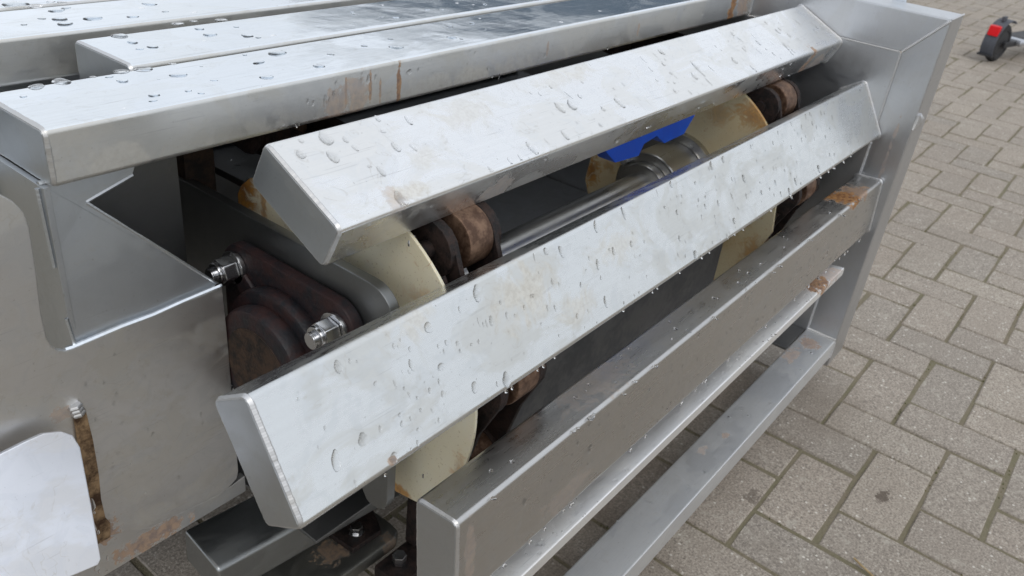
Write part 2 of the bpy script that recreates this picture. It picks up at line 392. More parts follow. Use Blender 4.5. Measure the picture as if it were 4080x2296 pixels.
for i, (s, x, y, ax) in enumerate(scored):
    Mx = Matrix.Translation((x + rng.uniform(-.0012, .0012), y + rng.uniform(-.0012, .0012), ZG + rng.uniform(-.0022, .0018))) @ Matrix.Rotation((0 if ax else R(90)) + R(rng.uniform(-.5, .5)), 4, 'Z') \
        @ Matrix.Rotation(R(rng.uniform(-.55, .55)), 4, 'X') @ Matrix.Rotation(R(rng.uniform(-.35, .35)), 4, 'Y') @ Matrix.Diagonal((rng.uniform(.985, 1.003), rng.uniform(.975, 1.006), 1, 1))
    pav_me = PAV[rng.randrange(7)]
    if i < 300:
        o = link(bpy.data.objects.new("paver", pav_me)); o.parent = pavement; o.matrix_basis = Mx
    else:
        n0 = len(far_bm.verts); far_bm.from_mesh(pav_me); far_bm.verts.ensure_lookup_table()
        for v in far_bm.verts[n0:]: v.co = Mx @ v.co
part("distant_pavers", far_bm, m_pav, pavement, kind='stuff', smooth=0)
# moss standing in the joints close by
mo = bmesh.new(); rm = random.Random(5)
for (s, x, y, ax) in scored[:260]:
    for _ in range(16):
        L = PW if ax else PW / 2; W = PW / 2 if ax else PW
        if rm.random() < .5: px, py = x + rm.uniform(-L, L), y + W + rm.gauss(0, .0016)
        else: px, py = x + L + rm.gauss(0, .0016), y + rm.uniform(-W, W)
        if mnoise.noise((px * 9, py * 9, 0)) < -.02: continue
        r = rm.uniform(.0012, .0034)
        vs = [mo.verts.new((px + r * math.cos(t + rm.uniform(-.4, .4)), py + r * math.sin(t + rm.uniform(-.4, .4)), ZG - .0045)) for t in (0, 1.57, 3.14, 4.71)]
        tp = mo.verts.new((px + rm.uniform(-r, r) * .5, py + rm.uniform(-r, r) * .5, ZG - .0035 + rm.uniform(.001, .0048)))
        for k in range(4): mo.faces.new((vs[k], vs[(k + 1) % 4], tp))
m_moss = plain("moss", (.055, .065, .02), (.16, .14, .06), 60, .9)
moss = part("joint_moss", mo, m_moss, None, kind='stuff')

# ================================================================ METAL MACHINE FRAME
XE = .738
G = dict(T=(.10, .0471))
frame = root("machine_frame", (.1, .25, ZG), "wet brushed metal frame of angled slats with droplets and rust stains round the conveyor", "machine frame")
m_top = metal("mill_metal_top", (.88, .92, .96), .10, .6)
m_t1 = metal("mill_metal_rail", (.70, .70, .685), .40, .9,
             rust=[((-.21, .205, -.022), (.003, .01, .026), .7), ((-.243, .205, -.026), (.0025, .01, .03), .6), ((-.196, .205, -.03), (.002, .01, .02), .6), ((.10, .205, -.024), (.003, .01, .016), .5), ((.33, .205, -.028), (.004, .01, .014), .5), ((-.228, .205, -.027), (.022, .01, .03), .38), ((-.169, .205, -.026), (.004, .01, .034), .85), ((-.25, .205, -.03), (.03, .01, .02), .4), ((.655, .205, -.022), (.02, .01, .05), .95), ((.70, .205, -.03), (.035, .01, .04), .55)],
             dull=[((-.1, .205, -.04), (.4, .01, .025), .5), ((-.48, .205, -.04), (.07, .01, .03), .5)])
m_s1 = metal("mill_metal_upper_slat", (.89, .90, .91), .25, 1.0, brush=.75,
             rust=[((.61, .03, -.08), (.022, .04, .05), .8), ((.67, .03, -.085), (.05, .04, .03), .45), ((-.2, .035, -.085), (.035, .03, .025), .35), ((-.345, .034, -.05), (.018, .016, .02), .25)],
             dull=[((-.33, .035, -.047), (.05, .012, .03), .8), ((-.28, .06, -.035), (.03, .02, .03), .5), ((-.2, .09, -.02), (.1, .03, .03), .5), ((-.02, .1, -.016), (.12, .02, .03), .45)])
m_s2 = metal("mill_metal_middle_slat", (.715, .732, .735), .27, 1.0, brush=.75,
             rust=[((.60, -.02, -.10), (.10, .03, .012), .6), ((.71, -.02, -.10), (.03, .03, .014), .7), ((-.455, -.084, -.187), (.006, .006, .005), .6)],
             dull=[((-.26, -.05, -.14), (.08, .04, .05), .7), ((-.2, -.07, -.165), (.06, .03, .03), .6), ((-.39, -.04, -.115), (.05, .02, .03), .6), ((-.1, -.05, -.14), (.10, .03, .03), .5)])
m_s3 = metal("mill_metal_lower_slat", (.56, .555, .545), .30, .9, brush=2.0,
             rust=[((.595, -.088, -.267), (.05, .06, .02), 1.0), ((.64, -.1, -.267), (.05, .05, .02), .7), ((-.16, -.08, -.267), (.09, .04, .012), .2), ((-.24, -.12, -.345), (.06, .02, .022), .2), ((-.39, -.12, -.31), (.01, .02, .07), .3)])
m_s4 = metal("mill_metal_flat_bar", (.95, .955, .96), .50, .6, rust=[((.50, -.115, -.390), (.05, .04, .02), .9), ((.55, -.115, -.390), (.05, .05, .02), .45)])
m_s5 = metal("mill_metal_bottom_rail", (.76, .775, .79), .52, .6,
             rust=[((.685, -.095, -.605), (.03, .025, .02), .65), ((.62, -.085, -.605), (.04, .02, .02), .5), ((.30, -.10, -.605), (.012, .008, .02), .55), ((.24, -.09, -.605), (.02, .01, .02), .4)])
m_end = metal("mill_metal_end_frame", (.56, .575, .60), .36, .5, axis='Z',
              rust=[((.74, -.1075, -.25), (.01, .0045, .14), .35)])  # upright brown stripe: a reflection painted into the metal, not rust
m_plate = metal("mill_metal_cheek_plate", (.68, .68, .675), .44, 1.2, axis='N', brush=.3,
                rust=[((-.5, .205, -.452), (.06, .02, .02), .7), ((-.545, .2, -.41), (.02, .02, .03), .7), ((-.56, .2, -.25), (.02, .02, .012), .4)])
m_cover = metal("mill_metal_cover_plate", (.86, .885, .95), .42, .9, axis='N', brush=.2)
m_grey = metal("mill_metal_inner", (.52, .545, .57), .45, .6, axis='N', brush=.3)
m_dark = metal("mill_metal_dark", (.24, .245, .25), .5, .6, axis='N', brush=.3)
m_cap = metal('mill_metal_end_cap', (.50, .525, .55), .38, .6, axis='N', brush=.3)  # darker copy for end faces: their dark reflections put into the colour
m_weld = metal("weld_bead", (.62, .625, .635), .46, .8, axis='N', brush=.2)

W, T = G['T']
BARS = [  # name, y, z, angle, x0, x1, material, label
    ("top_bar", .2052, 0.0, 0.0, -.5365, XE, m_t1, "front top bar with a rusty streak at its far end"),
    ("top_bar", .3175, 0.0, 0.0, -.403, XE, m_top, "second top bar that starts further in"),
    ("top_bar", .4500, 0.0, 0.0, -.76, XE, m_top, "third top bar running off the left edge"),
    ("top_bar", .5650, 0.0, 0.0, -.76, XE, m_top, None),
    ("slat", .0245, -.0528, .45097, -.410, .734, m_s1, "upper angled slat, gently tilted"),
    ("slat", -.0870, -.1923, 1.00299, -.542, .734, m_s2, "middle angled slat, steeply tilted"),
    ("slat", -.1212, -.3665, 1.50069, -.4076, .734, m_s3, "lower upright slat with a rusty far end"),
]
bars = []
for i, (nm, y, z, a, x0, x1, mt, lb) in enumerate(BARS):
    o = part(nm, tube_bar(y, z, a, W, T, x0, x1), mt, frame, lb)
    bars.append(o)
    if nm == "top_bar":
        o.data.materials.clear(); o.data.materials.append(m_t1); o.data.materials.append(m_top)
        for p in o.data.polygons: p.material_index = 1 if p.normal.z > .75 else 0  # up-facing sides get a paler, bluer copy: sky sheen put into the colour
    cs = tube_section(y, z, a, W - .0046, T - .0046, .003, 3); u_ = Vector((math.cos(a), math.sin(a))) * .0023 + Vector((math.sin(a), -math.cos(a))) * .0023
    part("end_cap", ext([(p[0] + u_.x, p[1] + u_.y) for p in cs], 'X', x0 - .0005, x0 + .003, .0003), m_cap, o)
    part("weld_bead", end_weld(y, z, a, W, T, x0, i + 1), m_weld, o)
for i in (0, 4, 5, 6):
    nm, y, z, a = BARS[i][:4]
    part('weld_bead', bead([(.7325 if i else .7365, p[0], p[1]) for p in tube_section(y, z, a, W, T, .005, 3)], .0030, .0003, .003, .0012, True, None, 40 + i), m_weld, bars[i])
# thin bar under the lower slat, bottom rail
s4 = part("flat_bar", ext([(-.45, -.1312), (.603, -.1300), (.592, -.095), (-.45, -.095)], 'Z', -.407, -.390, .0028), m_s4, frame, "thin bright bar below the lower slat")
s5 = part("bottom_rail", box(-.45, XE, -.1318, -.0711, -.648, -.6054, .003), m_s5, frame, "lowest rail just above the paving")
part("weld_bead", bead([(XE - .001, -.0711, -.6046), (XE - .001, -.131, -.6046)], .0032, seed=31), m_weld, s5)
for y, z, d in ((-.1318, -.62, 0), (-.0711, -.62, 0)): part("weld_bead", bead([(XE - .001, y, -.61), (XE - .001, y, -.645)], .0022, seed=33), m_weld, s5)
# end frame: mitred tube, infill plate
pl = [(-.1327, -.668), (-.0739, -.668), (-.0739, -.0477), (-.1327, .0178)]
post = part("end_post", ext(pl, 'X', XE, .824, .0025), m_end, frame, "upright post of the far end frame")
rl = [(-.1327, .0178), (-.0739, -.0477), (.80, -.0477), (.80, .0178)]
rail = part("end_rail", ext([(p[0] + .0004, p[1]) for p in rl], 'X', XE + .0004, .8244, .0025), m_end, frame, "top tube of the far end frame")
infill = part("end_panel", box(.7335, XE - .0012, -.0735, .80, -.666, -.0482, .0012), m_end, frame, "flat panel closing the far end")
for k, (pa, pb, r_) in enumerate((((XE - .0002, -.1315, .0165), (XE - .0002, -.075, -.0465), .0026), ((XE + .001, -.132, .0178), (.823, -.132, .0178), .0016), ((.7335, -.0722, -.0474), (.7335, .2, -.0474), .0016), ((.7362, -.0738, -.05), (.7362, -.0738, -.60), .0017))):
    part("weld_bead", bead([pa, pb], r_, .0006, .0024, .0006, seed=5 + k), m_weld, infill)
part("weld_blob", sweep([(.700 + .038, -.1345, -.139), (.742, -.137, -.146), (.742, -.136, -.157), (.739, -.134, -.168)], lambda i: (.004, .007, .006, .003)[i], 8), m_weld, post)
part("lug", box(.8246, .83, -.036, -.012, -.02, .06, .002), m_top, rail)
part("dark_panel_lip", box(.634, .733, -.0695, -.037, -.611, -.6055, .001), m_dark, frame, "small dark plate behind the bottom rail")  # inward lip; its reflection of the dark underside is put into the colour
# left housing
FP = [(-.97, -.022), (-.62, -.022), (-.592, -.028), (-.5743, -.041), (-.5665, -.049), (-.5609, -.0594), (-.559, -.0733), (-.5605, -.109), (-.5632, -.148), (-.563, -.1715), (-.5610, -.1805), (-.5565, -.1875), (-.5500, -.1908), (-.5440, -.1912),
      (-.50, -.1895), (-.47, -.1900), (-.44, -.1880), (-.42, -.1882), (-.3987, -.1868), (-.3972, -.25), (-.3966, -.425), (-.399, -.435), (-.4148, -.4443), (-.44, -.441), (-.5022, -.4334), (-.52, -.424), (-.545, -.413), (-.60, -.41), (-.97, -.41)]
cheek = part("cheek_plate", ext(FP, 'Y', .205, .211, .0014), m_plate, frame, "big notched cheek plate at the near end")
part("edge_highlight", bead([(-.5500, .2075, -.1903), (-.5440, .2072, -.1906), (-.50, .207, -.1889), (-.47, .207, -.1894), (-.44, .207, -.1874), (-.3990, .207, -.1862)], .0022, .0001, .006, .002, seed=51), m_top, cheek)  # pale bead painting the bright highlight along the notch edge
part("weld_bead", bead([(-.553, .2035, -.245), (-.551, .2025, -.257)], .006, .0012, .004, .001, seed=9), m_weld, cheek)
m_rustseam = plain("rusty_seam", (.05, .022, .008), (.33, .22, .12), 60, .5, .2, .5, .002)
part("rusty_seam", ext([(-.5555, -.252), (-.5450, -.253), (-.5435, -.29), (-.5440, -.33), (-.5462, -.36), (-.5455, -.385), (-.5420, -.395), (-.5445, -.412), (-.5590, -.412), (-.5585, -.33)], 'Y', .2015, .2047, .001), m_rustseam, cheek)
part("lower_edge", ext([(-.97, -.413), (-.56, -.413), (-.535, -.418), (-.5, -.437), (-.42, -.447), (-.3864, -.442), (-.3864, -.4652), (-.97, -.4635)], 'Y', .209, .218, .001), m_plate, frame, "shadowed lower edge of the cheek plate")
CV = [(-0.6387, 0.0004), (-0.6208, 0.0007), (-0.6019, 0.0015), (-0.5875, 0.0014), (-0.5745, -0.0033), (-0.5673, -0.0108), (-0.5657, -0.0229), (-0.575, -0.0712), (-0.585, -0.1197), (-0.5888, -0.1231), (-0.598, -0.1217), (-0.6156, -0.1189), (-0.6813, -0.1122)]
cov = ext(CV, 'Y', -.004, .004, .0012)
bmesh.ops.rotate(cov, verts=cov.verts, cent=(0, 0, 0), matrix=Matrix.Rotation(R(-28), 3, 'X')); bmesh.ops.translate(cov, verts=cov.verts, vec=(0, .190, -.25))
cover = part("cover_plate", cov, m_cover, frame, "pale rounded plate at the lower left")
part("side_wall", box(-.5415, -.5365, .2115, .75, -.45, -.0474, .0004), m_grey, frame)
# folded chute plate between notch and wall
ch = bmesh.new()
pts_ = [(-.3985, .2105, -.187), (-.5410, .2105, -.191), (-.5410, .217, -.112), (-.5075, .2202, -.0725), (-.4655, .2215, -.0605), (-.458, .2225, -.046), (-.5410, .2212, -.046)]
V1 = [ch.verts.new(p) for p in pts_]; V2 = [ch.verts.new((p[0] + .001, p[1] + .0045, p[2] - .0008)) for p in pts_]
for ids in ((0, 1, 2, 3), (3, 2, 6, 5, 4)): ch.faces.new([V1[k] for k in ids]); ch.faces.new([V2[k] for k in ids][::-1])
for k in range(7): ch.faces.new((V1[k], V1[(k + 1) % 7], V2[(k + 1) % 7], V2[k]))
part("chute_plate", ch, m_grey, frame, "grey folded plate seen in the notch", smooth=0)
for k, (pa, pb, r_) in enumerate((((-.541, .2195, -.0465), (-.462, .2215, -.0485), .0028), ((-.5425, .2195, -.05), (-.5425, .216, -.118), .0026), ((-.5425, .212, -.165), (-.541, .209, -.19), .0022), ((-.464, .2225, -.0600), (-.5070, .2212, -.0722), .0022), ((-.5070, .2212, -.0728), (-.40, .2115, -.1865), .0022))):
    part("weld_bead", bead([pa, pb], r_ * .8, .00012, .0036, .0009, seed=11 + k), m_grey, frame)
part("inner_plate", ext([(-.545, -.05), (-.3775, -.05), (-.3775, -.45), (-.545, -.45)], 'Y', .298, .303, .0008), m_dark, frame, "dark upright plate inside the housing")
part("ledge_plate", box(-.90, -.38, .31, .72, -.072, -.068, .001), m_grey, frame)
# bearing plate
BPp = [(.50, -.139)] + arc(.060, -.172, .033, 90, 180, 7) + [(.0265, -.375)] + arc(.0465, -.384, .020, 180, 300, 7) + [(.075, -.372), (.16, -.45), (.50, -.49)]
m_bplate = metal("mill_metal_bearing_plate", (.24, .25, .255), .40, .5, axis='N', brush=.4)
part("bearing_plate", ext(BPp, 'X', -.3455, -.3335, .0015), m_bplate, frame, "dark grey plate with rounded corner carrying the bearing")
# interior structure
part("added_dark_backing", box(-.54, .73, .76, .765, -.66, -.048, .001), m_dark, frame)  # unseen panel added to keep the inside of the machine dark
part("trough", box(-.36, .73, .12, .755, -.505, -.50, .001), m_dark, frame)
m_rustpost = plain("rusty_dark_steel", (.012, .009, .008), (.06, .035, .022), 60, .6, .3, .4)
part("brown_post", box(-.342, -.305, .345, .38, -.30, -.049, .002), m_rustpost, frame, "dark rusty upright under the top bars")
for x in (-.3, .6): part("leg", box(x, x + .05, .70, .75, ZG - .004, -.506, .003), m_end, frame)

D = dict()
D['S1'] = [(-0.34,0.081,0.8),(-0.338,0.07,0.8),(-0.299,0.059,1.3),(-0.283,0.053,0.8),(-0.34,0.048,0.8),(-0.333,0.04,1.2),(-0.298,0.079,0.8),(-0.262,0.083,1.3),(-0.292,0.094,0.8),(-0.338,0.008,1.8),(-0.153,0.011,1.7),(-0.065,0.046,1.8),(-0.044,0.045,1.5),(0.033,0.028,2),(-0.019,0.053,0.8),(-0.095,0.012,1.3),(-0.127,0.013,0.8),(-0.031,0.009,0.8),(0.149,0.06,0.8),(-0.224,0.005,0.8),(0.181,0.045,0.8),(0.152,0.018,0.8),(-0.194,0.006,0.8),(-0.178,0.006,0.8),(0.246,0.04,1.5),(0.222,0.03,1.3),(0.276,0.033,0.8),(0.35,0.033,1.3),(0.375,0.013,0.8),(0.405,0.046,0.8),(0.556,0.059,0.8),(0.53,0.028,1.3),(0.55,0.082,0.8),(0.463,0.05,0.8),(0.697,0.054,0.8),(0.653,0.065,0.8),(0.716,0.041,0.8),(0.438,0.035,0.8),(0.24,0.015,0.8),(0.179,0.009,0.8),(0.423,0.065,0.8),(0.42,0.079,0.8),(-0.389,0.079,1.2),(-0.364,0.068,1.7),(-0.356,0.088,2),(-0.379,0.092,0.8)]
D['S2'] = [(-0.315,0.088,2.2),(-0.31,0.061,1.5),(-0.378,0.082,1.8),(-0.38,0.049,1.6),(-0.407,0.062,1.5),(-0.317,0.009,2),(-0.354,0.019,1.4),(-0.152,0.019,1.5),(-0.472,0.032,1.8),(-0.453,0.007,2.2),(-0.34,0.083,0.8),(-0.366,0.064,0.8),(-0.428,0.056,0.8),(-0.421,0.049,0.8),(-0.419,0.042,0.8),(-0.413,0.037,0.8),(-0.414,0.027,0.8),(-0.404,0.022,0.8),(-0.401,0.012,0.8),(-0.434,0.033,0.8),(-0.435,0.026,0.8),(-0.455,0.032,0.8),(-0.355,0.059,0.8),(-0.355,0.052,0.8),(-0.341,0.052,0.8),(-0.332,0.051,0.8),(-0.388,0.029,0.8),(-0.399,0.037,0.8),(-0.387,0.039,0.8),(-0.266,0.057,0.8),(-0.25,0.062,0.8),(-0.237,0.045,0.8),(-0.227,0.041,0.8),(-0.201,0.023,0.8),(-0.491,0.007,0.8),(-0.499,0.029,2.2),(-0.469,0.088,2),(-0.075,0.091,1.6),(-0.128,0.092,1.5),(-0.079,0.058,1.3),(-0.113,0.061,1.3),(-0.192,0.086,1.5),(-0.213,0.093,1.4),(-0.231,0.093,0.8),(-0.145,0.057,1.3),(-0.002,0.094,0.8),(0.031,0.095,1.4),(0.025,0.063,1.3),(0.013,0.035,0.8),(0.132,0.093,1.4),(0.165,0.093,1.5),(0.203,0.058,1.4),(0.243,0.042,0.8),(0.315,0.081,0.8),(0.339,0.091,0.8),(0.35,0.016,1.3),(0.321,0.007,1.6),(0.44,0.013,1.3),(0.41,0.065,0.8),(0.498,0.05,0.8),(0.447,0.093,0.8),(0.464,0.094,0.8),(0.248,0.091,0.8),(0.035,0.008,1.7),(0.08,0.009,0.8),(0.118,0.005,0.8),(0.146,0.017,1.4),(0.089,0.052,0.8),(0.165,0.028,0.8),(0.264,0.058,0.8),(0.584,0.006,0.8),(0.52,0.084,0.8),(0.567,0.092,0.8),(0.618,0.084,0.8)]
D['T1'] = [(-0.495,0.095,1.5),(-0.473,0.098,1.8),(-0.446,0.097,0.8),(-0.435,0.09,0.8),(-0.419,0.099,1.5),(-0.4,0.096,1.6),(-0.369,0.098,0.8),(-0.432,0.074,1.6),(-0.431,0.028,1.4),(-0.402,0.023,0.8),(-0.384,0.065,2),(-0.299,0.062,1.3),(-0.264,0.079,2),(-0.322,0.02,2),(-0.258,0.023,1.5),(-0.514,0.077,0.8),(-0.439,0.016,0.8),(-0.139,0.035,1.5),(-0.05,0.034,1.4),(-0.012,0.071,0.8)]
D['T2'] = [(-0.36,0.092,1.6),(-0.362,0.066,1.6),(-0.354,0.043,1.6),(-0.368,0.042,0.8),(-0.281,0.056,1.8),(-0.277,0.081,1.5),(-0.25,0.035,1.6),(-0.244,0.024,0.8),(-0.284,0.11,1.5),(-0.234,0.103,1.5),(-0.263,0.112,0.8),(-0.076,0.059,0.8),(-0.041,0.023,0.8),(-0.055,0.033,0.8)]
D['T3'] = [(-0.386,0.121,2),(-0.372,0.105,1.5),(-0.363,0.078,1.4),(-0.377,0.044,1.5),(-0.347,0.034,2.3),(-0.382,0.024,1.6),(-0.309,0.023,1.4),(-0.35,0.117,0.8),(-0.35,0.085,0.8),(-0.391,0.053,0.8),(-0.263,0.066,1.6),(-0.416,0.038,0.8),(-0.341,0.111,0.8)]
D['F1'] = [(-0.291,0.024,0.8),(-0.285,0.021,0.8),(-0.27,0.021,1.4),(-0.283,0.007,0.8),(-0.304,0.004,1.3),(-0.32,0.007,0.8),(-0.256,0.036,0.8),(-0.223,0.034,0.8),(-0.213,0.033,1.3),(-0.203,0.033,0.8),(-0.154,0.031,1.4),(-0.14,0.031,0.8),(0.004,0.001,0.8),(-0.009,0.004,0.8),(0.225,0.03,0.8),(0.251,0.004,0.8),(0.177,0.025,0.8),(-0.02,0.014,0.8)]
D['S3'] = [(-0.314,0.06,1.5),(-0.205,0.056,1.5),(-0.101,0.052,0.8),(-0.23,0.078,0.8),(-0.221,-0.001,0.8)]
D['S4'] = [(-0.244,0.025,1.6),(-0.226,0.028,0.8),(-0.162,0.027,0.8),(-0.089,0.026,0.8),(-0.11,0.029,0.8),(-0.058,0.018,0.8),(-0.024,0.029,0.8),(0.043,0.014,0.8),(0.141,0.023,1.4),(0.117,0.022,0.8),(0.283,0.012,0.8),(0.337,0.017,0.8),(0.374,0.014,0.8),(0.437,0.02,0.8),(0.498,0.016,0.8)]
D['S5'] = [(0.387,0.045,2.2),(0.382,0.024,0.8),(0.144,0.016,0.8),(0.013,0.057,0.8),(0.078,0.048,1.5)]
put_drops((.2052, 0, 0), D['T1'], bars[0], .0034, False, .36, 22, (-.5, .6), seed=1)
put_drops((.3175, 0, 0), D['T2'], bars[1], .0034, False, .36, 26, (-.38, .5), seed=2)
put_drops((.4500, 0, 0), D['T3'], bars[2], .0036, False, .36, 14, (-.43, .2), seed=3)
put_drops((.2052, -.0471, math.pi / 2), D['F1'], bars[0], .0018, True, .8, 26, (-.35, .7), (.003, .042), seed=4)
put_drops((.0245, -.0528, .45097), D['S1'], bars[4], .0026, True, .46, 60, (-.1, .72), (.006, .094), seed=5)
put_drops((-.087, -.1923, 1.00299), D['S2'], bars[5], .0019, True, .62, 170, (-.52, .72), (.005, .095), seed=6)
put_drops((-.1212, -.3665, 1.50069), D['S3'] + [(rng.uniform(-.1, .7), rng.uniform(.006, .09), .8) for _ in range(34)], bars[6], .0017, True, .8, 150, (-.3, .72), (.004, .095), seed=7)
put_drops((-.1196, -.2675, 0), [(rng.uniform(-.4, .7), rng.uniform(.001, .006), rng.uniform(.8, 1.2)) for _ in range(16)] + [(rng.uniform(-.35, .3), rng.uniform(.01, .04), .8) for _ in range(6)], bars[6], .0022, False, .7, 30, (-.3, .6), (.004, .042), seed=8)
put_drops((-.1212, -.3665, 1.50069), [(rng.uniform(-.35, .7), rng.uniform(-.0015, .0015), rng.uniform(.8, 1.2)) for _ in range(26)], bars[6], .0018, False, 1.1, seed=21)
put_drops((-.087, -.1923, 1.00299), [(rng.uniform(-.5, .7), rng.uniform(-.001, .002), rng.uniform(.75, 1.1)) for _ in range(24)], bars[5], .0016, False, 1.1, seed=22)
put_drops((.0245, -.0528, .45097 - math.pi / 2 + math.pi), [(rng.uniform(-.38, .7), -rng.uniform(.004, .042), rng.uniform(.75, 1.2)) for _ in range(20)], bars[4], .0016, False, .8, seed=23)
put_drops((-.1308, -.390, 0), [(rng.uniform(-.3, .5), rng.uniform(.003, .016), rng.uniform(.8, 1.3)) for _ in range(26)], s4, .0022, False, .5, 80, (-.3, .54), (.002, .018), seed=9)
put_drops((-.1318, -.6054, 0), D['S5'], s5, .0028, False, .4, 26, (-.05, .7), (.004, .056), seed=10)
put_drops((.205, -.41, math.pi / 2), [(rng.uniform(-.54, -.43), rng.uniform(.06, .19), .8) for _ in range(14)], cheek, .0016, True, .35, 26, (-.60, -.41), (.02, .20), seed=11)
put_drops((.1865 - .17 * math.sin(R(28)), -.252 - .17 * math.cos(R(28)), R(62)), [(-.575, .10, 1.2), (-.58, .085, 1.4), (-.5785, .03, .9), (-.585, .022, .8), (-.60, .025, .8)], cover, .0022, True, .3, 40, (-.62, -.575), (.03, .155), seed=12)

put_drops((.1865 - .17 * math.sin(R(28)), -.252 - .17 * math.cos(R(28)), R(62)), [(-.586, .105, 6.0)], cover, .0022, False, .06, seed=31)
# ================================================================ BEARING
m_nut = metal("bright_zinc", (.62, .625, .64), .20, .8, axis='N', brush=.2)
m_house = plain("worn_dark_paint", (.010, .011, .015), (.036, .014, .013), 26, .5, .1, .5, .002)
YB, ZB = .1613, -.2670
bearing = root("flange_bearing", (-.36, YB, ZB), "dark reddish cast flange bearing with two shiny nuts, bolted to the grey plate", "bearing")
part("flange", ext(rrect(YB - .100, YB + .100, ZB - .100, ZB + .100, .03, 6), 'X', -.360, -.3460, .003), m_house, bearing)
hb = cyl('X', (YB, ZB), .079, -.376, -.358, 40, .006); cyl('X', (YB, ZB), .066, -.396, -.374, 40, .007, hb)
part("boss", hb, m_house, bearing)
for a in (45, 135, 225, 315):
    c_, s_ = math.cos(R(a)), math.sin(R(a))
    q = [(YB + c_ * r - s_ * w, ZB + s_ * r + c_ * w) for r, w in ((.06, -.016), (.10, -.010), (.10, .010), (.06, .016))]
    part("rib", ext(q, 'X', -.3655, -.3585, .003), m_house, bearing)
part("bore", cyl('X', (YB, ZB), .047, -.3972, -.393, 36, .001), m_rustpost, bearing)
for (y, z) in ((YB + .0757, ZB + .0745), (YB - .0757, ZB + .0725), (YB + .0757, ZB - .0735), (YB - .0757, ZB - .0735)):
    o = part("nut", hexa('X', (y, z), .0150, -.3820, -.3655, 12, .0018), m_nut, bearing)
    part("collar", cyl('X', (y, z), .0122, -.3865, -.3815, 24, .002), m_nut, o)
    part("washer", cyl('X', (y, z), .0178, -.3655, -.3602, 28, .0008), m_nut, o)
    st = cyl('X', (y, z), .0075, -.392, -.360, 16, .001)
    for k in range(4): cyl('X', (y, z), .0083, -.3912 + k * .0015, -.3906 + k * .0015, 16, 0, st)
    part("stud", st, m_nut, o)

# ================================================================ SHAFT, WHEELS, CHAINS
YC, ZC = .15, -.268
m_shaft = metal("polished_shaft", (.50, .495, .48), .30, .6)
shaft = root("drive_shaft", (.0, YC, ZC), "polished round steel shaft running behind the middle slat", "shaft")
part("rod", cyl('X', (YC, ZC), .030, -.385, .70, 40, .001), m_shaft, shaft)
part("hub_flange", cyl('X', (YC, ZC), .072, .436, .4495, 48, .002), m_shaft, shaft)
hub = part("clamp_collar", cyl('X', (YC, ZC), .058, .345, .4355, 44, .005), m_shaft, shaft)
part("collar_step", cyl('X', (YC, ZC), .044, .325, .3445, 44, .003), m_shaft, hub)
part("bolt", hexa('X', (YC + .040, ZC + .036), .007, .330, .346), m_nut, hub)

m_w1 = hdpe("cream_plastic_near", [((-.305, .295, -.14), (.06, .035, .07), 1.0), ((-.305, .262, -.15), (.02, .008, .09), .7), ((-.305, .05, -.41), (.03, .03, .012), .9), ((-.305, -.03, -.34), (.012, .012, .05), .5), ((-.305, .03, -.16), (.02, .03, .02), .35)])
m_w2 = hdpe("cream_plastic_far", [((.452, .045, -.135), (.03, .05, .04), .7), ((.45, .10, -.15), (.02, .04, .03), .4), ((.45, .12, -.12), (.02, .03, .02), .5), ((.45, -.02, -.36), (.02, .05, .06), .6), ((.45, .315, -.32), (.02, .03, .05), .95), ((.45, .28, -.30), (.02, .02, .02), .5), ((.45, .04, -.44), (.05, .05, .02), .8)], (.64, .57, .39), (.55, .40, .19))  # browner copy of the cream plastic, far-end shade put into the colour
def guide(x0, x1, ring, m, label):
    w = root("guide_plate", ((x0 + x1) / 2, YC, ZC), label, "guide plate", "cream plastic guide plates round the shaft")
    part("plate", ext(ring, 'X', x0, x1, .0006), m, w)
    return w
m_link = plain("black_rusty_steel", (.008, .006, .006), (.035, .020, .016), 70, .55, .3, .6, .0015)
guide(-.3055, -.302, [(.307, -.20), (.307, -.152), (.300, -.140), (.284, -.126), (.235, -.105)] + arc(YC, ZC, .195, 70, 206, 36) + [(.0, -.405), (.052, -.415), (.068, -.408), (.16, -.40), (.30, -.28)],
      m_w1, "cream plastic guide plate beside the dark bearing plate, rust stained at its upper corner")
guide(.450, .456, [(.326, -.34), (.322, -.305), (.315, -.26), (.29, -.18), (.22, -.10)] + arc(YC, ZC, .180, 70, 180, 30) + [(-.036, -.31), (-.022, -.345), (.02, -.42), (.066, -.458), (.20, -.45), (.30, -.40)],
      m_w2, "cream plastic guide plate at the far end behind the round steel hub")

